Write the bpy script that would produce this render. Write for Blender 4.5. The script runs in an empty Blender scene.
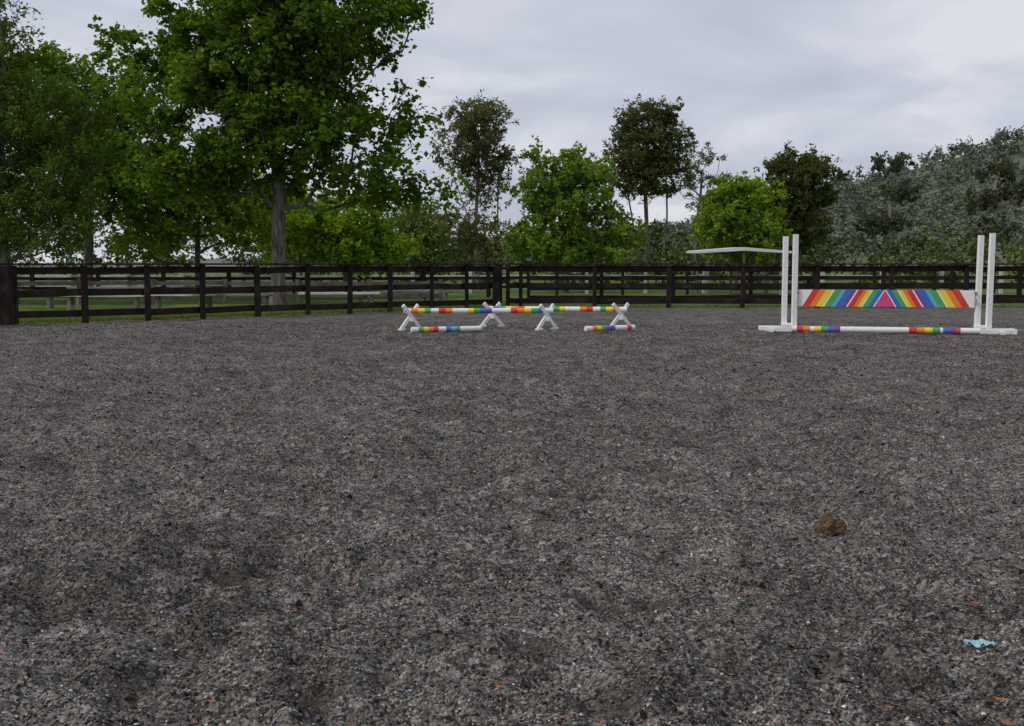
import bpy, math, numpy as np
from mathutils import Vector
R = math.radians
scene = bpy.context.scene
scene.view_settings.view_transform = 'Standard'
scene.view_settings.look = 'None'
scene.view_settings.exposure = 0
COL = scene.collection

# ------------------------------------------------------------ helpers
def new_mesh(name, V, F, mats, cols=None, midx=None, smooth=False, parent=None):
    V = np.asarray(V, dtype=np.float32)
    me = bpy.data.meshes.new(name)
    if isinstance(F, np.ndarray):
        k = F.shape[1]
        me.vertices.add(len(V)); me.vertices.foreach_set('co', V.ravel())
        me.loops.add(F.size); me.loops.foreach_set('vertex_index', F.astype(np.int32).ravel())
        me.polygons.add(len(F))
        me.polygons.foreach_set('loop_start', np.arange(0, F.size, k, dtype=np.int32))
        me.update(calc_edges=True)
    else:
        me.from_pydata([tuple(map(float, v)) for v in V], [], F)
        me.update()
    for m in mats: me.materials.append(m)
    if midx is not None: me.polygons.foreach_set('material_index', np.asarray(midx, dtype=np.int32))
    me.polygons.foreach_set('use_smooth', np.full(len(me.polygons), smooth, dtype=bool))
    if cols is not None:
        a = me.color_attributes.new('Col', 'FLOAT_COLOR', 'POINT')
        c = np.ones((len(V), 4), dtype=np.float32); c[:, :3] = cols
        a.data.foreach_set('color', c.ravel())
    ob = bpy.data.objects.new(name, me); COL.objects.link(ob)
    if parent: ob.parent = parent
    return ob

def empty(name, loc=(0, 0, 0)):
    e = bpy.data.objects.new(name, None); e.location = loc; COL.objects.link(e); return e

def hash2(ix, iy, s):
    h = (ix.astype(np.int64) * 374761393 + iy.astype(np.int64) * 668265263 + s * 1442695041) & 0xffffffff
    h = ((h ^ (h >> 13)) * 1274126177) & 0xffffffff
    return ((h ^ (h >> 16)) & 0xffff) / 65535.0
def vnoise(x, y, s=0):
    ix = np.floor(x); iy = np.floor(y); fx = x - ix; fy = y - iy
    fx = fx * fx * (3 - 2 * fx); fy = fy * fy * (3 - 2 * fy)
    a = hash2(ix, iy, s); b = hash2(ix + 1, iy, s); c = hash2(ix, iy + 1, s); d = hash2(ix + 1, iy + 1, s)
    return (a * (1 - fx) + b * fx) * (1 - fy) + (c * (1 - fx) + d * fx) * fy - .5
def moist(x, y):
    m_ = .25 * vnoise(x * .5, y * .6, 41) + .45 * vnoise(x * 1.6 + y * .4, y * 1.9, 42) + .8 * vnoise(x * 4.3, y * 4.9 + x, 43) + .9 * vnoise(x * 11, y * 11, 44)
    return np.clip(.5 + .6 * m_, 0, 1)

# ------------------------------------------------------------ materials
def mat(name):
    m = bpy.data.materials.new(name); m.use_nodes = True
    nt = m.node_tree; b = nt.nodes['Principled BSDF']; return m, nt, b
def ramp(nt, stops, interp='LINEAR'):
    r = nt.nodes.new('ShaderNodeValToRGB'); cr = r.color_ramp; cr.interpolation = interp
    while len(cr.elements) > 1: cr.elements.remove(cr.elements[-1])
    cr.elements[0].position = stops[0][0]; cr.elements[0].color = (*stops[0][1], 1)
    for p, c in stops[1:]:
        e = cr.elements.new(p); e.color = (*c, 1)
    return r
def node(nt, t, **kw):
    n = nt.nodes.new(t)
    for k, v in kw.items():
        if hasattr(n, k): setattr(n, k, v)
        else: n.inputs[k].default_value = v
    return n
def mixc(nt, fac, a, b, bt='MIX'):
    n = nt.nodes.new('ShaderNodeMix'); n.data_type = 'RGBA'; n.blend_type = bt
    for s, v in ((n.inputs[0], fac), (n.inputs[6], a), (n.inputs[7], b)):
        if isinstance(v, (int, float)): s.default_value = v
        elif isinstance(v, tuple): s.default_value = (*v, 1)
        else: nt.links.new(v, s)
    return n.outputs[2]

def foliage_mat(name, trans=0.3):
    m, nt, b = mat(name)
    nt.nodes.remove(b)
    out = nt.nodes['Material Output'].inputs['Surface']
    at = node(nt, 'ShaderNodeAttribute', attribute_name='Col')
    df = nt.nodes.new('ShaderNodeBsdfDiffuse'); nt.links.new(at.outputs['Color'], df.inputs['Color'])
    if trans == 0:
        nt.links.new(df.outputs[0], out); return m
    tr = nt.nodes.new('ShaderNodeBsdfTranslucent')
    c = mixc(nt, 1.0, at.outputs['Color'], (1.6, 1.6, .5), 'MULTIPLY')
    nt.links.new(c, tr.inputs['Color'])
    mx = nt.nodes.new('ShaderNodeMixShader'); mx.inputs[0].default_value = trans
    nt.links.new(df.outputs[0], mx.inputs[1]); nt.links.new(tr.outputs[0], mx.inputs[2])
    nt.links.new(mx.outputs[0], out)
    return m
M_LEAF = foliage_mat('foliage', .33)
M_FAR = foliage_mat('distant_foliage', 0)

def bark_mat(name, c1, c2):
    m, nt, b = mat(name)
    tc = node(nt, 'ShaderNodeTexCoord')
    mp = nt.nodes.new('ShaderNodeMapping'); mp.inputs['Scale'].default_value = (6, 6, 1.2)
    nt.links.new(tc.outputs['Object'], mp.inputs[0])
    n = node(nt, 'ShaderNodeTexNoise', Scale=2.0, Detail=6.0); nt.links.new(mp.outputs[0], n.inputs['Vector'])
    r = ramp(nt, [(.35, c1), (.65, c2)]); nt.links.new(n.outputs[0], r.inputs[0])
    nt.links.new(r.outputs[0], b.inputs['Base Color']); b.inputs['Roughness'].default_value = .9
    bp = node(nt, 'ShaderNodeBump', Strength=.6, Distance=.03); nt.links.new(n.outputs[0], bp.inputs['Height'])
    nt.links.new(bp.outputs[0], b.inputs['Normal'])
    return m
M_BARK = bark_mat('bark_grey', (.05, .044, .037), (.19, .17, .14))
M_BARKB = bark_mat('bark_brown', (.07, .05, .038), (.22, .165, .125))
M_BARKH = bark_mat('bark_pale', (.12, .11, .10), (.28, .26, .23))

m, nt, b = mat('dark_stained_timber'); M_FENCE = m
tc = node(nt, 'ShaderNodeTexCoord')
n = node(nt, 'ShaderNodeTexNoise', Scale=3.0, Detail=8.0); nt.links.new(tc.outputs['Object'], n.inputs['Vector'])
r = ramp(nt, [(.3, (.009, .006, .005)), (.55, (.022, .014, .011)), (.75, (.055, .034, .026))]); nt.links.new(n.outputs[0], r.inputs[0])
nt.links.new(r.outputs[0], b.inputs['Base Color']); b.inputs['Roughness'].default_value = .75
b.inputs['Specular IOR Level'].default_value = .2
bp = node(nt, 'ShaderNodeBump', Strength=.5, Distance=.01); nt.links.new(n.outputs[0], bp.inputs['Height']); nt.links.new(bp.outputs[0], b.inputs['Normal'])

def wood(name, c1, c2):
    m, nt, b = mat(name)
    tc = node(nt, 'ShaderNodeTexCoord')
    n = node(nt, 'ShaderNodeTexNoise', Scale=2.5, Detail=8.0); nt.links.new(tc.outputs['Object'], n.inputs['Vector'])
    r = ramp(nt, [(.3, c1), (.7, c2)]); nt.links.new(n.outputs[0], r.inputs[0])
    nt.links.new(r.outputs[0], b.inputs['Base Color']); b.inputs['Roughness'].default_value = .85
    return m
M_WOOD = wood('weathered_timber', (.09, .075, .06), (.30, .27, .23))
M_PALE = wood('pale_timber', (.38, .36, .33), (.65, .63, .60))

m, nt, b = mat('painted_timber'); M_PAINT = m
at = node(nt, 'ShaderNodeAttribute', attribute_name='Col')
geo = node(nt, 'ShaderNodeNewGeometry')
n = node(nt, 'ShaderNodeTexNoise', Scale=9.0, Detail=8.0, Roughness=.7); nt.links.new(geo.outputs['Position'], n.inputs['Vector'])
r = ramp(nt, [(.54, (0, 0, 0)), (.74, (.45, .45, .45))]); nt.links.new(n.outputs[0], r.inputs[0])
sx = nt.nodes.new('ShaderNodeSeparateXYZ'); nt.links.new(geo.outputs['Position'], sx.inputs[0])
mr = node(nt, 'ShaderNodeMapRange'); mr.inputs[1].default_value = 0; mr.inputs[2].default_value = .15; mr.inputs[3].default_value = .4; mr.inputs[4].default_value = 0
nt.links.new(sx.outputs['Z'], mr.inputs[0])
ad = nt.nodes.new('ShaderNodeMath'); ad.operation = 'ADD'; ad.use_clamp = True
mu = nt.nodes.new('ShaderNodeMath'); mu.operation = 'MULTIPLY'; nt.links.new(mr.outputs[0], mu.inputs[0]); nt.links.new(n.outputs[0], mu.inputs[1])
nt.links.new(r.outputs[0], ad.inputs[0]); nt.links.new(mu.outputs[0], ad.inputs[1])
c = mixc(nt, ad.outputs[0], at.outputs['Color'], (.30, .27, .23))
nt.links.new(c, b.inputs['Base Color']); b.inputs['Roughness'].default_value = .5

# ground: gravel + grass by attribute (R grass, G sand, B moisture)
K = .86
def kc(c): return tuple(v * K for v in c)
m, nt, b = mat('arena_gravel_and_grass'); M_GROUND = m
geo = node(nt, 'ShaderNodeNewGeometry'); P = geo.outputs['Position']
v1 = node(nt, 'ShaderNodeTexVoronoi', Scale=115.0); nt.links.new(P, v1.inputs['Vector'])
v2 = node(nt, 'ShaderNodeTexVoronoi', Scale=38.0); nt.links.new(P, v2.inputs['Vector'])
s1 = nt.nodes.new('ShaderNodeSeparateColor'); nt.links.new(v1.outputs['Color'], s1.inputs[0])
s2 = nt.nodes.new('ShaderNodeSeparateColor'); nt.links.new(v2.outputs['Color'], s2.inputs[0])
G = [(0, (.020, .0175, .016)), (.25, (.055, .05, .046)), (.5, (.11, .102, .094)), (.7, (.20, .187, .174)), (.84, (.32, .30, .283)), (.93, (.50, .48, .46)), (.975, (.22, .13, .085)), (1, (.68, .66, .63))]
G = [(p, kc(c)) for p, c in G]
r1 = ramp(nt, G); nt.links.new(s1.outputs[0], r1.inputs[0])
r2 = ramp(nt, G); nt.links.new(s2.outputs[0], r2.inputs[0])
gc = mixc(nt, .35, r1.outputs[0], r2.outputs[0])
gat = node(nt, 'ShaderNodeAttribute', attribute_name='Col')
sg = nt.nodes.new('ShaderNodeSeparateColor'); nt.links.new(gat.outputs['Color'], sg.inputs[0])
rb = ramp(nt, [(.0, (.46, .445, .43)), (.5, (.90, .89, .88)), (1, (1.3, 1.3, 1.28))]); nt.links.new(sg.outputs[2], rb.inputs[0])
gc = mixc(nt, 1.0, gc, rb.outputs[0], 'MULTIPLY')
sand = node(nt, 'ShaderNodeTexNoise', Scale=160.0, Detail=3.0); nt.links.new(P, sand.inputs['Vector'])
rs = ramp(nt, [(.3, (.026, .018, .013)), (.7, (.085, .063, .046))]); nt.links.new(sand.outputs[0], rs.inputs[0])
gc = mixc(nt, sg.outputs[1], gc, rs.outputs[0])
gn = node(nt, 'ShaderNodeTexNoise', Scale=.35, Detail=9.0, Roughness=.7); nt.links.new(P, gn.inputs['Vector'])
rg = ramp(nt, [(.3, (.05, .085, .02)), (.48, (.09, .14, .035)), (.60, (.15, .20, .06)), (.72, (.25, .24, .14))]); nt.links.new(gn.outputs[0], rg.inputs[0])
fin = mixc(nt, sg.outputs[0], gc, rg.outputs[0])
nt.links.new(fin, b.inputs['Base Color']); b.inputs['Roughness'].default_value = .95
b.inputs['Specular IOR Level'].default_value = .1
bp = node(nt, 'ShaderNodeBump', Strength=.6, Distance=.010)
a2 = nt.nodes.new('ShaderNodeMath'); a2.operation = 'SUBTRACT'; a2.inputs[0].default_value = 1; nt.links.new(v1.outputs['Distance'], a2.inputs[1])
a3 = nt.nodes.new('ShaderNodeMath'); a3.operation = 'SUBTRACT'; nt.links.new(a2.outputs[0], a3.inputs[0]); nt.links.new(v2.outputs['Distance'], a3.inputs[1])
nt.links.new(a3.outputs[0], bp.inputs['Height'])
nt.links.new(bp.outputs[0], b.inputs['Normal'])

m, nt, b = mat('stone_chips'); M_STONE = m
at = node(nt, 'ShaderNodeAttribute', attribute_name='Col'); nt.links.new(at.outputs['Color'], b.inputs['Base Color'])
b.inputs['Roughness'].default_value = .85; b.inputs['Specular IOR Level'].default_value = .15

# ------------------------------------------------------------ ground
A = np.array([-11.49, 26.3]); nrm = np.array([-.669, .743])
def inside(x, y):
    d1 = (x - A[0]) * nrm[0] + (y - A[1]) * nrm[1]
    return np.maximum(d1 - .15, y - 36.6)
rng = np.random.default_rng(5)
HD = [(.449, 4.60, .13, .05, 1.0), (.60, 4.70, .08, .04, .9), (.34, 4.68, .07, .03, .8), (-1.23, 4.96, .10, .025, .8), (-1.08, 4.99, .06, .02, .6), (-.67, 3.62, .09, .05, .9), (-.42, 3.8, .07, .05, .8), (-.30, 3.74, .05, .04, .6), (1.3, 3.9, .10, .04, .3), (.95, 7.3, .15, .05, .5), (-.35, 5.2, .1, .05, .3), (.1, 4.1, .1, .05, .5), (.75, 4.0, .09, .045, .4), (-.05, 6.0, .12, .05, .4), (.3, 3.5, .1, .05, .5)]
for tr in range(30):
    y = 3 + 24 * rng.random() ** 1.2; x = rng.uniform(-1, 1) * (y * .5 + 1); a = rng.uniform(-.5, .5) + (math.pi if rng.random() < .5 else 0)
    for s in range(14):
        a += rng.normal(0, .08); x += math.cos(a) * .42; y += math.sin(a) * .42
        for sd in (-1, 1):
            HD.append((x - math.sin(a) * .13 * sd + rng.normal(0, .03), y + math.cos(a) * .13 * sd + rng.normal(0, .1), rng.uniform(.06, .09), rng.uniform(.03, .055), rng.random() ** 3 * .6))
for i in range(420):
    y = 3 + 25 * rng.random() ** 1.3; x = rng.uniform(-1, 1) * (y * .55 + 1.5)
    HD.append((x, y, rng.uniform(.05, .14), rng.uniform(.02, .06), rng.random() ** 3 * .5))
def gheight(x, y):
    near = np.clip(1.5 - np.hypot(x, y) / 30, .35, 1.3)
    h = .04 * vnoise(x * .9, y * .9, 1) + .06 * vnoise(x * 2.6 + 7, y * 2.9, 2) + .055 * vnoise(x * 5.7, y * 6.3, 3) + .034 * vnoise(x * 13, y * 13, 4)
    h += .06 * np.abs(vnoise(x * 1.9 + y * .7, y * 2.8, 6))
    return h * near
def ground_full(x, y):
    h = gheight(x, y); s = np.zeros_like(h)
    for (hx, hy, hr, hd, sa) in HD:
        mk = (np.abs(x - hx) < hr * 2.6) & (np.abs(y - hy) < hr * 2.6)
        if not mk.any(): continue
        d = np.hypot(x[mk] - hx, y[mk] - hy) / hr
        w = 1 / (1 + d ** 4)
        rim = np.exp(-(d - 1.5) ** 2 * 6)
        h[mk] += -hd * w + hd * .4 * rim
        s[mk] = np.maximum(s[mk], sa * np.clip(w * 1.4 - .3, 0, 1))
    return h, s
NA = 1000
th = np.linspace(0, 2 * np.pi, NA, endpoint=False)
th = th - .8 * np.sin(th)
rr = np.concatenate([np.geomspace(.6, 48, 540), np.geomspace(50, 4000, 50)])
TH, RR = np.meshgrid(th, rr)
X = (RR * np.sin(TH)).ravel(); Y = (RR * np.cos(TH)).ravel()
H, S = ground_full(X, Y)
ins = inside(X, Y) + .25 * vnoise(X * 2, Y * 2, 9)
grass = np.clip(ins / .15, 0, 1)
H = np.where(RR.ravel() > 60, -.02, H)
nr = len(rr)
i0 = (np.arange(nr - 1)[:, None] * NA + np.arange(NA)[None, :]).ravel()
i1 = (np.arange(nr - 1)[:, None] * NA + ((np.arange(NA) + 1) % NA)[None, :]).ravel()
F = np.stack([i0, i0 + NA, i1 + NA, i1], 1)
V = np.stack([X, Y, H], 1)
cols = np.zeros((len(V), 3)); cols[:, 0] = grass; cols[:, 1] = S; cols[:, 2] = moist(X, Y)
ground = new_mesh('ground', V, F, [M_GROUND], cols, smooth=True)

# ------------------------------------------------------------ gravel stones
OCT = np.array([[1, 0, 0], [0, 1, 0], [-1, 0, 0], [0, -1, 0], [0, 0, 1], [0, 0, -1]], float)
OF = np.array([[0, 1, 4], [1, 2, 4], [2, 3, 4], [3, 0, 4], [1, 0, 5], [2, 1, 5], [3, 2, 5], [0, 3, 5]])
PAL = K * np.array([(.020, .0175, .016), (.055, .05, .046), (.11, .102, .094), (.21, .197, .183), (.34, .32, .30), (.54, .52, .50), (.28, .12, .07), (.2, .14, .10), (.15, .18, .26), (.75, .73, .70)])
PP = np.array([.21, .25, .20, .15, .10, .035, .03, .028, .011, .009]); PP = PP / PP.sum()
Vs = []; Cs = []
for (n, y0, y1, pw, a, b_, sd) in ((250000, 2.7, 27, 2.0, .0032, .0092, 11), (2400, 2.7, 16, 1.4, .010, .018, 14)):
    g = np.random.default_rng(sd)
    u = g.random(n * 2); y = y0 + (y1 - y0) * u ** pw
    x = g.uniform(-1, 1, n * 2) * (y * .5 + 1.3)
    x, y = x[:n], y[:n]
    h, s_ = ground_full(x.copy(), y.copy())
    keep = g.random(n) > s_ * .92
    x, y, h = x[keep], y[keep], h[keep]; n = len(x)
    s = (a + (b_ - a) * g.random(n) ** 2.2) * (1 + np.clip(y - 4, 0, 30) * .05)
    ang = g.random(n) * 6.28
    loc = OCT[None] * (.65 + .6 * g.random((n, 6, 1))) + g.normal(0, .16, (n, 6, 3))
    loc *= s[:, None, None] * np.stack([1 + .3 * g.random(n), .8 + .3 * g.random(n), .45 + .35 * g.random(n)], 1)[:, None, :]
    ca, sa = np.cos(ang)[:, None], np.sin(ang)[:, None]
    tilt = g.normal(0, .5, n)[:, None]
    z = loc[:, :, 2] * np.cos(tilt) + loc[:, :, 0] * np.sin(tilt)
    xx = loc[:, :, 0] * np.cos(tilt) - loc[:, :, 2] * np.sin(tilt)
    px = xx * ca - loc[:, :, 1] * sa + x[:, None]
    py = xx * sa + loc[:, :, 1] * ca + y[:, None]
    pz = z + (h + s * .2)[:, None]
    Vs.append(np.stack([px, py, pz], 2).reshape(-1, 3))
    mo = (.46 + .84 * moist(x, y))[:, None]
    c = PAL[g.choice(len(PAL), n, p=PP)] * g.uniform(.75, 1.25, (n, 1)) * mo
    Cs.append(np.repeat(c, 6, 0))
V = np.vstack(Vs); C = np.vstack(Cs); n = len(V) // 6
F = (OF[None] + (np.arange(n) * 6)[:, None, None]).reshape(-1, 3)
new_mesh('gravel', V, F, [M_STONE], C)

# ------------------------------------------------------------ boxes / tubes
class Geo:
    def __init__(s): s.V = []; s.F = []; s.C = []
    def quad_prism(s, front, back, col):
        b0 = len(s.V); s.V += list(front) + list(back); n = len(front); s.C += [col] * (2 * n)
        s.F.append(list(range(b0, b0 + n))); s.F.append(list(range(b0 + 2 * n - 1, b0 + n - 1, -1)))
        for i in range(n):
            j = (i + 1) % n; s.F.append([b0 + j, b0 + i, b0 + n + i, b0 + n + j])
    def beam(s, p, q, w, h, col=(0, 0, 0), up=(0, 0, 1), bev=.008):
        p = Vector(p); q = Vector(q); d = (q - p).normalized(); u = Vector(up)
        sd = d.cross(u).normalized(); u = sd.cross(d).normalized()
        bev = min(bev, w * .3, h * .3); a = w / 2; c = h / 2
        prof = [(a - bev, -c), (a, -c + bev), (a, c - bev), (a - bev, c), (-a + bev, c), (-a, c - bev), (-a, -c + bev), (-a + bev, -c)]
        s.quad_prism([p + sd * x + u * y for x, y in prof], [q + sd * x + u * y for x, y in prof], col)
    def rod(s, p, q, r, bands, k=14):
        p = Vector(p); q = Vector(q); d = (q - p); L = d.length; d.normalize()
        sd = d.cross(Vector((0, 0, 1))).normalized(); u = sd.cross(d)
        t = 0
        for i, (w, col) in enumerate(bands):
            a = p + d * L * t; t += w; b_ = p + d * L * min(t, 1)
            b0 = len(s.V)
            for c in (a, b_):
                for j in range(k):
                    an = 2 * math.pi * j / k; s.V.append(c + (sd * math.cos(an) + u * math.sin(an)) * r)
            s.C += [col] * (2 * k)
            for j in range(k):
                j2 = (j + 1) % k; s.F.append([b0 + j, b0 + j2, b0 + k + j2, b0 + k + j])
            if i == 0: s.F.append([b0 + j for j in range(k)][::-1])
            if i == len(bands) - 1: s.F.append([b0 + k + j for j in range(k)])
    def make(s, name, mats, parent=None, smooth=False):
        return new_mesh(name, s.V, s.F, mats, np.array(s.C), parent=parent, smooth=smooth)

# ------------------------------------------------------------ fences
def fence(name, pts, rails, ph, pw, mt, rail_h=.14, rail_t=.05, seed=0, side=-1, cap=False):
    g = np.random.default_rng(seed); e = empty(name)
    gp = Geo(); gr = Geo()
    for i, (x, y) in enumerate(pts):
        w = pw * g.uniform(.9, 1.15)
        gp.beam((x, y, -.3), (x + g.normal(0, .01), y, ph + g.uniform(-.01, .02)), w, w, up=(0, 1, 0))
    for i in range(len(pts) - 1):
        a = Vector((*pts[i], 0)); b_ = Vector((*pts[i + 1], 0)); d = (b_ - a).normalized()
        nn = Vector((d.y, -d.x, 0)) * side * -1
        for z in rails:
            o = nn * (pw / 2 + rail_t / 2 + .006)
            za = z + g.normal(0, .012); zb = z + g.normal(0, .012)
            gr.beam(a + o + Vector((0, 0, za)), b_ + o + Vector((0, 0, zb)) - d * .006, rail_t, rail_h * g.uniform(.93, 1.05))
        if cap:
            gr.beam(a + Vector((0, 0, ph + .04)), b_ + Vector((0, 0, ph + .04)) - d * .006, pw + .1, .045)
    gp.make('posts', [mt], e); gr.make('rails', [mt], e)
    return e
left = [(-16.9, 21.8), (-15.6, 23.0), (-14.2, 24.1), (-12.8, 25.2), (-11.49, 26.3), (-10.24, 27.3), (-9.05, 28.3), (-7.96, 29.3), (-6.76, 30.3), (-5.61, 31.3), (-4.6, 32.3), (-3.57, 33.3), (-2.41, 34.3), (-1.4, 35.3), (-.38, 36.3)]
right = [(-.38 + .25, 36.4)] + [(.27 + 2.37 * i, 36.5 - .02 * i) for i in range(14)]
fence('timber_fence', left, (.22, .72, 1.25), 1.36, .13, M_FENCE, .17, seed=1, side=1, cap=True)
fence('timber_fence', right, (.22, .72, 1.25), 1.36, .13, M_FENCE, .17, seed=2, side=1, cap=True)
g0 = Geo(); g0.beam((-11.6, 26.1, -.3), (-11.6, 26.1, 1.36), .28, .28, up=(0, 1, 0))
g0.beam((-.5, 36.1, -.3), (-.5, 36.1, 1.34), .24, .24, up=(0, 1, 0)); g0.make('gate_post', [M_FENCE])
fence('paddock_fence', [(.6 + 2.6 * i, 40.5 + .25 * i) for i in range(16)], (.2, .55, .9, 1.2), 1.3, .13, M_FENCE, .15, seed=3, side=1)
fence('paddock_fence', [(-30 + 2.8 * i, 56 - .1 * i) for i in range(26)], (.35, .8, 1.15), 1.25, .16, M_PALE, .13, seed=4, side=1)
fence('paddock_fence', [(-26 + 2.6 * i, 40.6 + .12 * i) for i in range(10)], (.25, .7), .85, .14, M_WOOD, .14, seed=5, side=1)
fence('paddock_fence', [(-4 + 3.0 * i, 50 + .5 * i) for i in range(18)], (.4, .8, 1.2), 1.3, .14, M_FENCE, .13, seed=6, side=1)
fence('paddock_fence', [(-28 + 2.7 * i, 47 + .1 * i) for i in range(11)], (.4, .8, 1.15), 1.25, .15, M_FENCE, .13, seed=7, side=1)
gb = np.random.default_rng(44)
for i, (x, y, ln) in enumerate([(-15.5, 36, 2.4), (-12.4, 34.6, 2.6), (-10.2, 35.4, 2.0), (-8.6, 35.2, 2.4), (-12.0, 45, 3.2), (-5.6, 37.0, 2.6), (-3.2, 39.0, 2.4), (-16.4, 46, 3.0), (-7.0, 46, 3.0), (-13.6, 39, 3), (-9.8, 41.5, 3), (-4.4, 42, 3)]):
    e = empty('timber_bench'); g = Geo(); a = gb.uniform(-.15, .15); dx_ = Vector((math.cos(a), math.sin(a), 0)) * ln / 2; c = Vector((x, y, 0))
    for k in (-.13, .13): g.beam(c - dx_ + Vector((0, k, .45)), c + dx_ + Vector((0, k, .45)), .24, .07)
    g.make('seat', [M_PALE if i % 3 else M_WOOD], e); g = Geo()
    for k in (-.8, .8):
        for o in (-.12, .12): g.beam(c + dx_ * k + Vector((0, o, -.1)), c + dx_ * k + Vector((0, o, .41)), .09, .09, up=(0, 1, 0))
    g.make('legs', [M_WOOD], e)

# ------------------------------------------------------------ jump
W = (.82, .82, .80)
RED = (.66, .03, .03); ORG = (.85, .22, .02); YEL = (.85, .65, .04); GRN = (.06, .38, .10); BLU = (.04, .14, .5); CYN = (.12, .42, .65); PUR = (.19, .05, .3); PNK = (.62, .06, .22)
jump = empty('show_jump')
PL = Vector((5.75, 23.6, 0)); PR = Vector((9.42, 22.75, 0)); d = (PR - PL).normalized(); nrmv = Vector((-d.y, d.x, 0))
for nm, c, sgn in (('left_stand', PL, -1), ('right_stand', PR, 1)):
    g = Geo()
    for k in (-1, 1):
        p = c + d * (.1 * k) - nrmv * (.04 * k)
        g.beam(p + Vector((0, 0, .05)), p + Vector((.02 * (sgn + 1) / 2, 0, 1.99 + .02 * k)), .105, .085, W, up=(0, 1, 0))
    for off in (-.13, .13):
        g.beam(c - d * (.62 if sgn < 0 else .45) + nrmv * off + Vector((0, 0, .06)), c + d * (.45 if sgn < 0 else .62) + nrmv * off + Vector((0, 0, .06)), .05, .11, W)
    for t in (-.35, .35):
        g.beam(c + d * t - nrmv * .29 + Vector((0, 0, .035)), c + d * t + nrmv * .29 + Vector((0, 0, .035)), .1, .065, W)
    g.beam(c - d * .16 + Vector((0, 0, .15)), c + d * .16 + Vector((0, 0, .15)), .16, .06, W)
    g.make(nm, [M_PAINT], jump)
    g = Geo()
    q = c - d * sgn * .16
    g.beam(q + nrmv * -.03 + Vector((0, 0, .6)), q + nrmv * -.03 + Vector((0, 0, .72)), .02, .09, (.3, .3, .3), up=(0, 1, 0))
    g.beam(q + nrmv * -.03 + Vector((0, 0, .80)), q + nrmv * -.03 + Vector((0, 0, .84)), .03, .12, (.1, .1, .1), up=(0, 1, 0))
    g.make('jump_cup', [M_PAINT], jump)
a = PL + d * .17; b_ = PR - d * .17; L = (b_ - a).length
seqL = [(W, .55), (RED, .9), (ORG, .8), (YEL, .9), (W, .18), (GRN, .9), (CYN, .5), (BLU, .9), (PUR, .45), (W, .2), (RED, .7), (ORG, .5), (YEL, .5), (W, .15), (GRN, .7), (BLU, .6), (W, .15)]
tot = sum(w for _, w in seqL)
g = Geo(); half = .5; triw = .06
nf = -nrmv * .016
def pl(t, z, s): return a + d * L * t + Vector((0, 0, z)) + nf * s
def stripe(b0, b1, t0, t1, col):
    k = len(g.V)
    Z0, Z1 = .53, .875
    for s in (1, -1):
        g.V += [pl(b0, Z0, s), pl(b1, Z0, s), pl(t1, Z1, s), pl(t0, Z1, s)]
    g.C += [col] * 8
    g.F += [[k, k + 1, k + 2, k + 3], [k + 7, k + 6, k + 5, k + 4], [k + 3, k + 2, k + 6, k + 7], [k + 1, k, k + 4, k + 5]]
    if b0 == 0: g.F.append([k, k + 3, k + 7, k + 4])
    if b1 == 1: g.F.append([k + 1, k + 5, k + 6, k + 2])
acc = 0
for i, (c, w) in enumerate(seqL):
    u0 = acc / tot; acc += w; u1 = acc / tot
    bb0 = u0 * (half - triw); bb1 = u1 * (half - triw)
    tt0 = 0 if i == 0 else u0 * (half - triw) + triw * 1.0; tt1 = u1 * (half - triw) + triw * 1.0
    if i == len(seqL) - 1: tt1 = half
    stripe(bb0, bb1, tt0, tt1, c); stripe(1 - bb1, 1 - bb0, 1 - tt1, 1 - tt0, c)
stripe(half - triw, half + triw, half, half + 1e-4, PNK)
g.make('striped_plank', [M_PAINT], jump)
def bands(spec):
    t = sum(w for w, _ in spec); return [(w / t, c) for w, c in spec]
g = Geo()
p0 = PL + d * .05 - nrmv * .42 + Vector((0, 0, .085)); p1 = PR - d * .12 - nrmv * .42 + Vector((0, 0, .085))
g.rod(p0, p1, .06, bands([(.6, W), (.8, RED), (.8, ORG), (.5, W), (.8, YEL), (.8, GRN), (.8, BLU), (.7, PUR), (8.0, W), (.9, RED), (.9, ORG), (.9, YEL), (.9, GRN), (.3, W), (.8, BLU), (.7, PUR), (.5, RED), (2.2, W)]))
g.make('ground_rail', [M_PAINT], jump)

# ------------------------------------------------------------ cavaletti
def cavaletti(pa, pb, spec, rot=0):
    e = empty('cavaletti')
    pa = Vector((*pa, 0)); pb = Vector((*pb, 0)); d = (pb - pa).normalized(); n = Vector((-d.y, d.x, 0))
    n2 = (n * math.cos(rot) + d * math.sin(rot))
    for i, c in enumerate((pa, pb)):
        g = Geo()
        hw = .23
        for k, off in ((1, -.026), (-1, .026)):
            g.beam(c + d * off - n2 * hw * k + Vector((0, 0, .03)), c + d * off + n2 * hw * k + Vector((0, 0, .54)), .05, .078, W)
        for k in (-1, 1):
            g.beam(c + n2 * hw * k + Vector((0, 0, .03)) - n2 * .07, c + n2 * hw * k + Vector((0, 0, .03)) + n2 * .07, .10, .045, W)
        g.beam(c + Vector((0, 0, .24)) - d * .05, c + Vector((0, 0, .24)) + d * .05, .09, .09, W)
        g.make('x_end_%d' % (i + 1), [M_PAINT], e)
    g = Geo(); g.rod(pa - d * .15 + Vector((0, 0, .42)), pb + d * .13 + Vector((0, 0, .42)), .055, bands(spec)); g.make('pole', [M_PAINT], e)
    return e
spec1 = [(.9, W), (.8, ORG), (.8, YEL), (.7, GRN), (.9, W), (.8, RED), (.8, ORG), (1.8, W), (.7, YEL), (.7, GRN), (.8, BLU), (.6, PUR), (2.2, W), (.8, RED), (.8, ORG), (.8, YEL), (.8, GRN), (.8, BLU), (1.0, W)]
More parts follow.
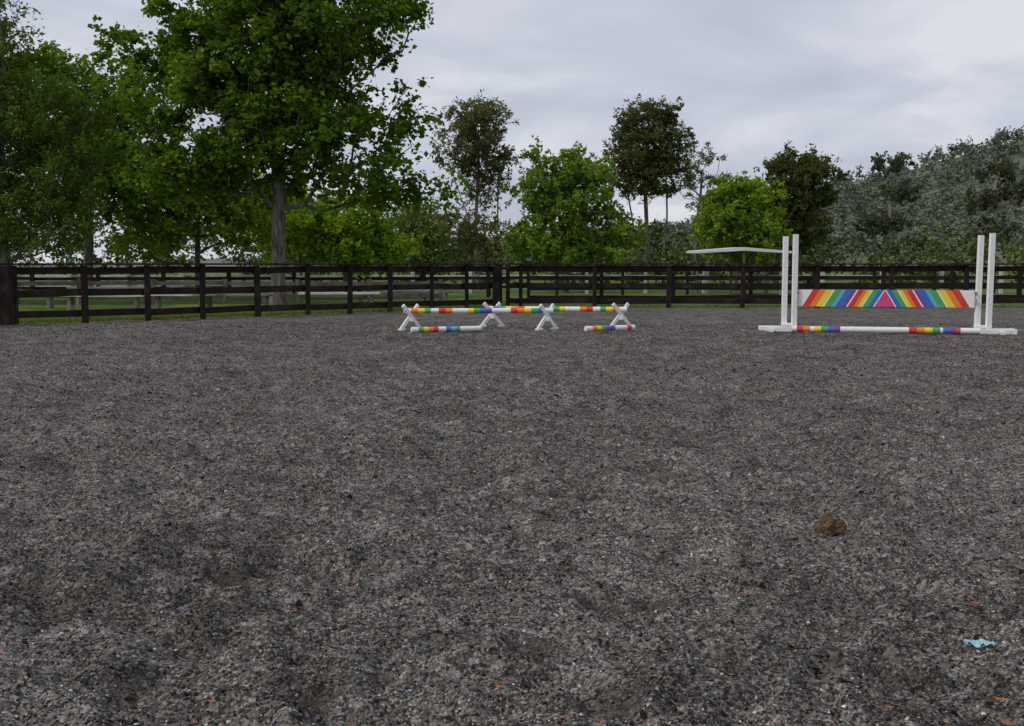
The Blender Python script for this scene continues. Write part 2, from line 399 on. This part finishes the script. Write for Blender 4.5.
spec2 = spec1[::-1]
cavaletti((-2.13, 23.9), (.74, 24.1), spec1, rot=.9)
cavaletti((-.44, 25.2), (2.36, 24.7), spec2, rot=.9)
gpole = Geo(); gpole.rod((-2.02, 22.8, .085), (-.64, 23.3, .085), .055, bands([(.8, W), (.6, GRN), (.6, YEL), (.6, ORG), (.6, RED), (.9, W), (.6, BLU), (.6, CYN), (.5, GRN), (2.6, W)])); gpole.make('ground_pole', [M_PAINT])
gpole = Geo(); gpole.rod((1.5, 23.2, .085), (2.55, 23.7, .085), .055, bands([(.8, W), (.6, ORG), (.6, YEL), (.6, GRN), (.6, BLU), (.6, PUR), (1.6, W), (.6, RED), (.5, W)])); gpole.make('ground_pole', [M_PAINT])

# ------------------------------------------------------------ shelter
m, nt, b = mat('white_metal_roof'); M_ROOF = m
n = node(nt, 'ShaderNodeTexNoise', Scale=1.5, Detail=5.0); r = ramp(nt, [(.3, (.6, .6, .6)), (.7, (.8, .8, .79))]); nt.links.new(n.outputs[0], r.inputs[0]); nt.links.new(r.outputs[0], b.inputs['Base Color']); b.inputs['Roughness'].default_value = .4
sh_ = empty('open_shelter')
g = Geo()
prof = ((8.3, 1.88), (10.4, 2.0), (12.5, 1.88), (12.5, 1.98), (10.4, 2.15), (8.3, 1.98))
g.quad_prism([Vector((x, 51, z)) for x, z in prof], [Vector((x, 54.5, z + .04)) for x, z in prof], W)
g.make('roof', [M_ROOF], sh_)
g = Geo()
for x, zt in ((8.8, 1.9), (10.4, 2.0), (12.1, 1.9)):
    for y in (51.3, 54.2): g.beam((x, y, -.2), (x, y, zt), .12, .12, up=(0, 1, 0))
g.make('posts', [M_WOOD], sh_)

# ------------------------------------------------------------ trees
def leaves(centers, crs, per, size, cA, cB, g, flat=.7, droop=0.0, aspect=.6):
    n = len(centers) * per
    ci = np.repeat(np.arange(len(centers)), per)
    ns = max(4, per // 14)
    so = g.normal(0, .52, (len(centers), ns, 3))
    si = g.integers(0, ns, n)
    p = centers[ci] + (so[ci, si] * np.array([1, 1, flat]) + g.normal(0, .17, (n, 3))) * crs[ci][:, None]
    ax = g.normal(0, 1, (n, 3)); ax[:, 2] = ax[:, 2] * .6 - droop; ax /= np.linalg.norm(ax, axis=1)[:, None]
    nn = g.normal(0, 1, (n, 3)) + np.array([0, 0, .9]); sd = np.cross(ax, nn); sd /= (np.linalg.norm(sd, axis=1)[:, None] + 1e-6)
    s = size * (.55 + .8 * g.random(n))[:, None]
    up = np.cross(sd, ax)
    V = np.stack([p - ax * s * .5, p + sd * s * aspect * .5 + up * s * .08, p + ax * s * .5, p - sd * s * aspect * .5 + up * s * .08], 1)
    t = np.clip(g.random(len(centers))[ci] * .5 + g.random((len(centers), ns))[ci, si] * .3 + g.random(n) * .35 - .05, 0, 1)[:, None]
    c = (np.array(cA) * (1 - t) + np.array(cB) * t) * g.uniform(.8, 1.2, (n, 1))
    return V.reshape(-1, 3), np.repeat(c, 4, 0)

def tree(name, base, ells, ncl, cr, per, size, cA, cB, trunk_r, split=.35, seed=0, flat=.7, droop=0., aspect=.6, bark=None, stems=1, shell=.5, top=None, bare=0):
    g = np.random.default_rng(seed); base = np.array([base[0], base[1], 0.])
    ells = np.array(ells, float)
    vol = ells[:, 3] * ells[:, 4] * ells[:, 5]; vol = vol / vol.sum()
    cl = []
    tries = 0
    while len(cl) < ncl and tries < ncl * 40:
        tries += 1
        e = ells[g.choice(len(ells), p=vol)]
        dv = g.normal(0, 1, 3); dv /= np.linalg.norm(dv)
        p = e[:3] + dv * e[3:6] * (g.random() ** shell) * g.uniform(.85, 1.08)
        if p[2] < .5: continue
        if cl and np.min(np.linalg.norm(np.array(cl) - p, axis=1)) < cr * .62: continue
        cl.append(p)
    cl = np.array(cl)
    ztop = cl[:, 2].max(); zlow = cl[:, 2].min()
    cx = ells[:, 0].mean(); cy = ells[:, 1].mean()
    nodes = []; par = []
    th_ = (top if top else ztop * .82)
    for s in range(stems):
        ox, oy = (0, 0) if stems == 1 else ((s - (stems - 1) / 2) * .35 + g.uniform(-.1, .1), g.uniform(-.3, .3))
        tx, ty = cx * .6 + ox * 4 * (stems > 1), cy * .6 + oy * 3
        prev = -1; wob = g.normal(0, .018 * th_, 2)
        KK = 14
        for i in range(KK + 1):
            t = i / KK; q = np.array([ox + (tx - ox) * t ** 1.3 + wob[0] * math.sin(t * 5), oy + (ty - oy) * t ** 1.3 + wob[1] * math.sin(t * 4), th_ * t])
            if i == 0: q[2] = -.25
            nodes.append(q); par.append(prev); prev = len(nodes) - 1
    minz = split * zlow
    order = np.argsort(np.linalg.norm(cl[:, :2], axis=1) + g.random(len(cl)) * cr)
    for ii in order:
        c = cl[ii]; N = np.array(nodes)
        dv = c - N; dist = np.linalg.norm(dv, axis=1)
        pen = np.maximum(0, N[:, 2] + .35 * np.linalg.norm(dv[:, :2], axis=1) - c[2]) * 2.0 + (N[:, 2] < minz) * 100
        j = int(np.argmin(dist + pen)); p0 = N[j]; L = dist[j]; KK = max(2, int(L / .6))
        prev = j; jig = g.normal(0, .09 * L, 3)
        for k in range(1, KK + 1):
            t = k / KK; q = p0 * (1 - t) + c * t + jig * math.sin(math.pi * t) + np.array([0, 0, -.10 * L * math.sin(math.pi * t)]) + g.normal(0, .03, 3)
            nodes.append(q); par.append(prev); prev = len(nodes) - 1
        for _ in range(bare):
            dq = g.normal(0, 1, 3); dq /= np.linalg.norm(dq); dq[2] = abs(dq[2]); q = c + dq * cr * g.uniform(.5, .95); nodes.append(q); par.append(prev)
    cnt = np.zeros(len(nodes)); ch = np.zeros(len(nodes), bool)
    for i in range(len(nodes)):
        if par[i] >= 0: ch[par[i]] = True
    for i in range(len(nodes) - 1, -1, -1):
        if not ch[i]: cnt[i] = 1
        if par[i] >= 0: cnt[par[i]] += cnt[i]
    roots = [i for i in range(len(nodes)) if par[i] < 0]
    total = max(cnt[i] for i in roots)
    rad = np.maximum(trunk_r * (cnt / total) ** .5, .008)
    N_ = np.array(nodes) + base
    TV = []; TF = []; k = 7
    for i in range(len(nodes)):
        j = par[i]
        if j < 0: continue
        a = N_[j]; b_ = N_[i]; dd = b_ - a; L = np.linalg.norm(dd)
        if L < 1e-5: continue
        dd = dd / L; rf = np.array([0, 0, 1.]) if abs(dd[2]) < .9 else np.array([1., 0, 0])
        s = np.cross(dd, rf); s /= np.linalg.norm(s); u = np.cross(s, dd)
        ra = min(rad[j], rad[i] * 1.35); rb = rad[i]
        if par[j] < 0: ra = rad[i] * 1.4
        b0 = len(TV)
        for (c, r_) in ((a, ra), (b_ + dd * rb * .3, rb)):
            for q in range(k):
                an = 2 * math.pi * q / k; TV.append(c + (s * math.cos(an) + u * math.sin(an)) * r_)
        for q in range(k):
            q2 = (q + 1) % k; TF.append([b0 + q, b0 + k + q, b0 + k + q2, b0 + q2])
    crs = cr * g.uniform(.6, 1.25, len(cl))
    LV, LC = leaves(cl + base, crs, per, size, cA, cB, g, flat, droop, aspect)
    nt_ = len(TV); TV = np.array(TV); TF = np.array(TF)
    LF = np.arange(len(LV)).reshape(-1, 4) + nt_
    V = np.vstack([TV, LV]); F = np.vstack([TF, LF]); C = np.vstack([np.full((nt_, 3), .1), LC])
    mi = np.concatenate([np.zeros(len(TF)), np.ones(len(LF))])
    return new_mesh(name, V, F, [bark or M_BARK, M_LEAF], C, mi)

G_MAIN = ((.025, .065, .008), (.18, .285, .035))
G_BRI = ((.085, .165, .018), (.28, .40, .05))
G_OLV = ((.07, .085, .033), (.18, .185, .085))
G_CAS = ((.045, .09, .02), (.15, .22, .05))
tree('maple_tree', (-7.9, 38.5),
     [(0, 0, 5.6, 3.6, 3, 2.2), (0, 0, 7.6, 3.8, 3, 2.4), (.6, 0, 9.8, 4.1, 3.2, 2.4), (-3.1, 0, 8.0, 2.4, 2.2, 2.4), (1.2, 0, 12.2, 3.2, 2.6, 2.0), (4.2, 0, 4.3, 1.9, 1.6, 1.1), (-3.2, 0, 4.8, 2.6, 2, 1.8), (-1.8, 0, 12, 2.6, 2, 1.8), (3.1, .3, 6.6, 1.9, 1.8, 1.2)],
     400, .72, 170, .20, *G_MAIN, .25, split=.5, seed=21, shell=.5, bare=1, aspect=.75)
tree('casuarina_tree', (-17.5, 40), [(-1.5, 0, 7.4, 3.0, 2.6, 2.7), (1.0, 0, 5.4, 2.8, 2.3, 2.7), (-1.5, 0, 3.2, 3.3, 2.3, 1.8), (-2.4, 0, 10.2, 2.4, 2, 1.8), (1.2, 0, 2.9, 2.2, 2, 1.2)], 320, .7, 165, .18, *G_CAS, .2, seed=22, droop=.5, aspect=.4)
tree('casuarina_tree', (-21.0, 42), [(0, 0, 10, 3.4, 2.8, 3.8), (0, 0, 4.5, 3.2, 2.6, 2.5)], 170, .85, 130, .22, *G_CAS, .22, seed=23, droop=.5, aspect=.4)
tree('maple_tree', (-18.6, 50), [(0, 0, 6, 3.6, 2.8, 3.2), (1.9, 0, 8.6, 2.6, 2, 1.8), (-2, 0, 9.2, 2.4, 2, 1.8)], 190, .85, 130, .24, (.07, .135, .018), (.20, .30, .055), .2, seed=24)
tree('maple_tree', (-14.3, 52), [(0, 0, 4.6, 2.9, 2.5, 2.1), (-2, 0, 3.1, 2.0, 2, 1.6), (2.4, 0, 3.4, 1.8, 2, 1.4)], 150, .7, 140, .22, (.13, .20, .03), (.34, .43, .08), .14, seed=25)
tree('maple_tree', (-6.6, 46), [(0, 0, 2.6, 1.8, 1.6, 1.3), (1.0, 0, 1.9, 1.6, 1.5, 1.0), (-1.6, 0, 3.0, 1.4, 1.4, 1.1)], 110, .55, 130, .2, *G_BRI, .1, seed=26)
tree('maple_tree', (-11.3, 60), [(0, 0, 3.6, 3, 2.3, 2.2)], 80, .8, 120, .26, (.13, .20, .035), (.32, .41, .10), .12, seed=46)
tree('maple_tree', (-5.6, 72), [(0, 0, 3.4, 2.6, 2.3, 2.4)], 70, .8, 110, .26, (.08, .13, .03), (.2, .27, .08), .12, seed=47)
tree('eucalyptus_tree', (-1.7, 62), [(-.3, 0, 8.7, 2.1, 1.9, 1.5), (.3, 0, 6.8, 1.7, 1.4, 1.2), (-.9, 0, 7.2, 1.5, 1.4, 1.2), (0, 0, 5.2, 1.0, 1, 1)], 125, .58, 115, .19, *G_OLV, .10, seed=27, bark=M_BARKB, stems=3, split=.5, droop=.5, aspect=.45, bare=2, shell=.42)
tree('eucalyptus_tree', (-2.1, 59), [(0, 0, 2.9, 1.7, 1.4, 1.6)], 40, .5, 90, .19, *G_OLV, .07, seed=37, bark=M_BARKB, droop=.5, aspect=.4, bare=2)
tree('liquidambar_tree', (2.6, 56), [(.1, 0, 4.9, 2.6, 2.3, 2.0), (-1.0, 0, 6.4, 1.1, 1.1, .9), (1.1, 0, 6.2, 1.1, 1.2, .9), (-.7, 0, 2.5, 2.5, 2.1, 1.5), (1.9, 0, 2.7, 2.0, 2.0, 1.6)], 210, .58, 145, .2, (.075, .145, .02), (.25, .36, .06), .15, seed=28, shell=.55)
tree('eucalyptus_tree', (7.8, 66), [(0, 0, 8.1, 2.5, 2.2, 1.9), (0, 0, 9.6, 1.8, 1.6, 1.1), (-.1, 0, 6.4, 2.4, 2, 1.3)], 200, .58, 125, .18, (.045, .062, .022), (.14, .155, .06), .12, seed=52, bark=M_BARKB, stems=3, split=.6, bare=1, shell=.36)
tree('liquidambar_tree', (11.6, 59), [(0, 0, 3.8, 2.1, 1.9, 2.0), (-.7, 0, 5.0, 1.2, 1.1, 1.1), (.9, 0, 4.8, 1.2, 1.1, 1.2), (1.0, 0, 2.4, 1.6, 1.6, 1.2)], 160, .55, 135, .2, *G_BRI, .13, seed=30)
tree('eucalyptus_tree', (13.9, 86), [(0, 0, 8.8, 1.7, 1.6, 1.5), (.5, 0, 6.8, 1.9, 1.6, 1.5)], 40, .6, 60, .25, (.10, .11, .08), (.17, .175, .13), .12, seed=31, bare=2, droop=.5, aspect=.4)
tree('fig_tree', (16.6, 67), [(0, 0, 5.8, 2.3, 2.1, 2.2), (.1, 0, 7.0, 1.7, 1.5, 1.1), (-.2, 0, 3.4, 1.9, 1.9, 1.5)], 180, .58, 130, .2, (.042, .06, .02), (.125, .145, .05), .15, seed=32, bark=M_BARKB, shell=.4)
HZ = ((.05, .062, .038), (.11, .125, .08))
tree('eucalyptus_tree', (66, 200), [(0, 0, 18.6, 3.8, 3.2, 2.0), (1, 0, 14.0, 5, 4, 1.6), (-2, 0, 8, 5, 4, 3)], 75, 1.2, 80, .55, *HZ, .35, seed=33, bare=2, shell=.5, bark=M_BARKH)
tree('eucalyptus_tree', (80, 190), [(0, 0, 16.5, 4.6, 4, 1.8), (-3, 0, 12, 4.0, 4, 1.8), (4.5, 0, 13.5, 4.0, 4, 1.8), (0, 0, 7, 4, 4, 2)], 80, 1.25, 80, .55, *HZ, .4, seed=34, bare=2, bark=M_BARKH, top=14)

# ------------------------------------------------------------ distant tree masses
def mass(name, pts, hs, ws, per, size, cA, cB, seed, mt=None, lo=.2, tv=(.65, 1.25)):
    g = np.random.default_rng(seed); cs = []; rs = []
    for (x, y, z), h, w in zip(pts, hs, ws):
        for _ in range(7):
            a = g.random() * 6.28; rr_ = w * .6 * g.random() ** .5; zz = h * g.uniform(lo, .9)
            cs.append((x + math.cos(a) * rr_, y + math.sin(a) * rr_, z + zz)); rs.append(w * g.uniform(.4, .6))
    cs = np.array(cs); rs = np.array(rs)
    V, C = leaves(cs, rs, per, size, cA, cB, g, .85, 0, .7)
    n = len(hs); tint = g.uniform(*tv, n); C = C * np.repeat(tint, 7 * per * 4)[:, None]
    return new_mesh(name, V, np.arange(len(V)).reshape(-1, 4), [mt or M_FAR], C)
g = np.random.default_rng(77)
pts = []; hs = []; ws = []
for i in range(90):
    x = -60 + 145 * i / 90 + g.normal(0, 1.2); y = 98 + g.normal(0, 6)
    hmax = 9 if x < -10 else (5.2 if x < 25 else 4.2)
    pts.append((x, y, 0)); hs.append(hmax * g.uniform(.6, 1.2)); ws.append(g.uniform(2.0, 3.2))
mass('distant_treeline', pts, hs, ws, 50, .36, (.04, .062, .02), (.13, .16, .06), 78)
pts = []; hs = []; ws = []
for i in range(80):
    x = -45 + 100 * i / 80 + g.normal(0, .8); y = 69 + g.normal(0, 2.5)
    pts.append((x, y, 0)); hs.append(g.uniform(1.2, 3.0) + (1.6 if x < -12 else 0)); ws.append(g.uniform(1.2, 2.0))
mass('distant_shrubs', pts, hs, ws, 60, .24, (.05, .08, .02), (.17, .22, .07), 79, lo=.08)
def hillh(x, y):
    base = np.clip(-4 + .215 * x, 0, 110) + 4 + 9 * vnoise(x / 70, y / 120, 31) + 4 * vnoise(x / 25, y / 60, 35)
    prof = np.clip((y - 270) / 330, 0, 1); prof = prof ** 1.2
    back = 1 - .5 * np.clip((y - 610) / 300, 0, 1)
    edge = np.clip((x + 260) / 150, 0, 1)
    return base * 1.12 * prof * back * edge + 1.5 * vnoise(x / 18, y / 18, 33) * prof - .5
xs = np.linspace(-260, 620, 120); ys = np.linspace(265, 950, 70)
XX, YY = np.meshgrid(xs, ys); HH = hillh(XX, YY)
i0 = (np.arange(69)[:, None] * 120 + np.arange(119)[None]).ravel()
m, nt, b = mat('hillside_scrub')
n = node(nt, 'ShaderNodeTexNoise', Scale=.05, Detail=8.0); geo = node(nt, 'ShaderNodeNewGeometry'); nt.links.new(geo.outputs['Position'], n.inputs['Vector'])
r = ramp(nt, [(.35, (.09, .105, .075)), (.65, (.15, .165, .12))]); nt.links.new(n.outputs[0], r.inputs[0]); nt.links.new(r.outputs[0], b.inputs['Base Color']); b.inputs['Roughness'].default_value = 1  # scrub colour lightened: distance haze is painted into it
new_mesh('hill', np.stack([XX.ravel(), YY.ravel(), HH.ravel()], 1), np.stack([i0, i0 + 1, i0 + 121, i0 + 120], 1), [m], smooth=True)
N = 2400
y = 290 + 340 * g.random(N) ** .75; x = g.uniform(-100, 300, N) * y / 500
z = hillh(x, y)
mass('hill_forest', list(zip(x, y, z)), g.uniform(4, 10, N), g.uniform(2.6, 4.6, N), 13, 1.2, (.115, .14, .105), (.20, .225, .165), 80, tv=(.7, 1.25), lo=.3)  # leaf colours paled and greyed to paint in aerial haze, no volume

# ------------------------------------------------------------ small things
def lump(name, loc, sx_, sy_, sz_, c1, c2, seed, rough=.35):
    import bmesh
    bm = bmesh.new(); bmesh.ops.create_icosphere(bm, subdivisions=4, radius=1)
    from mathutils import noise
    for v in bm.verts:
        q = v.co * 1.3 + Vector((seed, 0, 0))
        f = 1 + rough * noise.noise(q) + rough * .35 * noise.noise(q * 3) + rough * .15 * noise.noise(q * 7)
        v.co = Vector((v.co.x * sx_, v.co.y * sy_, v.co.z * sz_)) * f
    me = bpy.data.meshes.new(name); bm.to_mesh(me); bm.free()
    m, nt, b = mat(name + '_surface'); n = node(nt, 'ShaderNodeTexNoise', Scale=45.0, Detail=5.0)
    tc = node(nt, 'ShaderNodeTexCoord'); nt.links.new(tc.outputs['Object'], n.inputs['Vector'])
    r = ramp(nt, [(.35, c1), (.65, c2)]); nt.links.new(n.outputs[0], r.inputs[0]); nt.links.new(r.outputs[0], b.inputs['Base Color']); b.inputs['Roughness'].default_value = .9
    bp = node(nt, 'ShaderNodeBump', Strength=.4, Distance=.003); nt.links.new(n.outputs[0], bp.inputs['Height']); nt.links.new(bp.outputs[0], b.inputs['Normal'])
    me.materials.append(m); o = bpy.data.objects.new(name, me); o.location = loc; COL.objects.link(o); return o
def gz(x, y):
    h, s = ground_full(np.array([x]), np.array([y])); return float(h[0])
lump('manure_clod', (1.66, 5.87, gz(1.66, 5.87) + .036), .062, .05, .055, (.05, .028, .014), (.15, .085, .042), 8.7, .7)
lump('manure_clod', (1.88, 23.2, .03), .07, .07, .06, (.07, .04, .02), (.18, .10, .05), 5.1, .5)

g = np.random.default_rng(3); nx, ny = 16, 8; Vv = []
bx, by = 1.71, 4.06; bz = max(gz(bx + a_, by + b__) for a_ in (-.05, 0, .05) for b__ in (-.03, 0, .03))
for j in range(ny):
    for i in range(nx):
        u = i / (nx - 1) - .5; v = j / (ny - 1) - .5
        Vv.append((bx + u * .105, by + v * .05 * (1 - .5 * abs(u) * 2) + .01 * math.sin(u * 12), bz + .014 + .007 * math.sin(u * 18 + v * 9) + .002 * g.normal()))
Fv = [[j * nx + i, j * nx + i + 1, (j + 1) * nx + i + 1, (j + 1) * nx + i] for j in range(ny - 1) for i in range(nx - 1)]
m, nt, b = mat('blue_plastic'); n = node(nt, 'ShaderNodeTexNoise', Scale=40.0); r = ramp(nt, [(.3, (.18, .42, .48)), (.7, (.42, .66, .70))]); nt.links.new(n.outputs[0], r.inputs[0]); nt.links.new(r.outputs[0], b.inputs['Base Color']); b.inputs['Roughness'].default_value = .35
new_mesh('plastic_scrap', Vv, Fv, [m], smooth=True)

g = np.random.default_rng(8); V = []; F = []; C = []
spots = [(1.85, 4.46, .03), (.876, 4.365, .024), (1.594, 3.59, .03), (1.54, 3.42, .03), (1.054, 4.46, .02), (1.88, 4.5, .02), (-1.6, 3.6, .018), (-.75, 4.1, .015), (-.1, 3.55, .02)]
for i in range(950):
    y = 2.9 + 11 * g.random() ** 1.4; spots.append((g.uniform(-1, 1) * (y * .5 + 1), y, g.uniform(.007, .019)))
sx_ = np.array([s[0] for s in spots]); sy_ = np.array([s[1] for s in spots]); sz_, _ = ground_full(sx_, sy_)
for (x, y, s), z0 in zip(spots, sz_):
    z = z0 + .012; a = g.random() * 6.28; k = len(V)
    for t, w in ((-1, 0), (-.35, .5), (.3, .45), (1, 0)):
        for sgn in ((-1, 1) if w else (0,)):
            V.append((x + s * (t * math.cos(a) - sgn * w * math.sin(a)), y + s * (t * math.sin(a) + sgn * w * math.cos(a)), z + s * (.3 * abs(t) + .25 * w * g.random())))
    F += [[k, k + 1, k + 2], [k + 1, k + 3, k + 4, k + 2], [k + 3, k + 5, k + 4]]
    c = [(.42, .15, .06), (.26, .12, .07), (.28, .18, .1), (.16, .07, .045)][g.choice(4, p=[.2, .25, .25, .3])]
    C += [c] * 6
new_mesh('fallen_leaves', V, F, [M_STONE], np.array(C))

g = np.random.default_rng(12); n = 26000
t = g.random(n); x = np.where(g.random(n) < .5, -17 + 17 * t, -17 + 50 * t)
y = np.where(x < -.4, 26.3 + (x + 11.49) * .9 + .35, 36.75) + g.exponential(1.1, n)
hh = g.uniform(.04, .16, n); a = g.random(n) * 6.28; lx = g.normal(0, .05, n)
w = .012
V = np.stack([np.stack([x - w * np.cos(a), y - w * np.sin(a), np.full(n, -.02)], 1), np.stack([x + w * np.cos(a), y + w * np.sin(a), np.full(n, -.02)], 1), np.stack([x + lx, y + lx, hh], 1)], 1).reshape(-1, 3)
tt = g.random((n, 1)); C = np.repeat(np.array((.08, .13, .03)) * (1 - tt) + np.array((.22, .27, .09)) * tt, 3, 0)
new_mesh('grass', V, np.arange(n * 3).reshape(-1, 3), [M_LEAF], C)

# ------------------------------------------------------------ world
w = bpy.data.worlds.new('World'); scene.world = w; w.use_nodes = True; nt = w.node_tree
bg = nt.nodes['Background']
sky = nt.nodes.new('ShaderNodeTexSky'); sky.sky_type = 'NISHITA'; sky.sun_disc = False
EL = R(40)
sky.sun_elevation = EL
sc = mixc(nt, 1.0, sky.outputs[0], (.10, .10, .10), 'MULTIPLY')
tc = nt.nodes.new('ShaderNodeTexCoord'); sp = nt.nodes.new('ShaderNodeSeparateXYZ'); nt.links.new(tc.outputs['Generated'], sp.inputs[0])
az = nt.nodes.new('ShaderNodeMath'); az.operation = 'MAXIMUM'; nt.links.new(sp.outputs['Z'], az.inputs[0]); az.inputs[1].default_value = 0
az2 = nt.nodes.new('ShaderNodeMath'); az2.operation = 'ADD'; nt.links.new(az.outputs[0], az2.inputs[0]); az2.inputs[1].default_value = .18
dx = nt.nodes.new('ShaderNodeMath'); dx.operation = 'DIVIDE'; nt.links.new(sp.outputs['X'], dx.inputs[0]); nt.links.new(az2.outputs[0], dx.inputs[1])
dy = nt.nodes.new('ShaderNodeMath'); dy.operation = 'DIVIDE'; nt.links.new(sp.outputs['Y'], dy.inputs[0]); nt.links.new(az2.outputs[0], dy.inputs[1])
cb = nt.nodes.new('ShaderNodeCombineXYZ'); nt.links.new(dx.outputs[0], cb.inputs[0]); nt.links.new(dy.outputs[0], cb.inputs[1])
cn = node(nt, 'ShaderNodeTexNoise', Scale=1.3, Detail=6.0, Roughness=.5, Distortion=.5); nt.links.new(cb.outputs[0], cn.inputs['Vector'])
cr = ramp(nt, [(.34, (.49, .52, .62)), (.5, (.60, .625, .72)), (.64, (.76, .77, .82))]); nt.links.new(cn.outputs[0], cr.inputs[0])
fn = mixc(nt, .9, sc, cr.outputs[0])
nt.links.new(fn, bg.inputs['Color']); bg.inputs['Strength'].default_value = 1.0
sun = bpy.data.lights.new('sun', 'SUN'); sun.energy = 1.5; sun.angle = R(10); sun.color = (1, .94, .85)
so = bpy.data.objects.new('sun', sun); COL.objects.link(so)
dirv = Vector((-.93 * math.cos(EL), -.36 * math.cos(EL), math.sin(EL)))
so.rotation_euler = dirv.to_track_quat('Z', 'Y').to_euler()
sky.sun_rotation = math.atan2(dirv.x, dirv.y)

# ------------------------------------------------------------ camera
cam = bpy.data.cameras.new('camera'); cam.lens = 40; cam.sensor_width = 36; cam.clip_end = 6000
co = bpy.data.objects.new('camera', cam); co.location = (0, 0, 1.4); co.rotation_euler = (R(90 - 4.97), 0, 0); COL.objects.link(co)
scene.camera = co
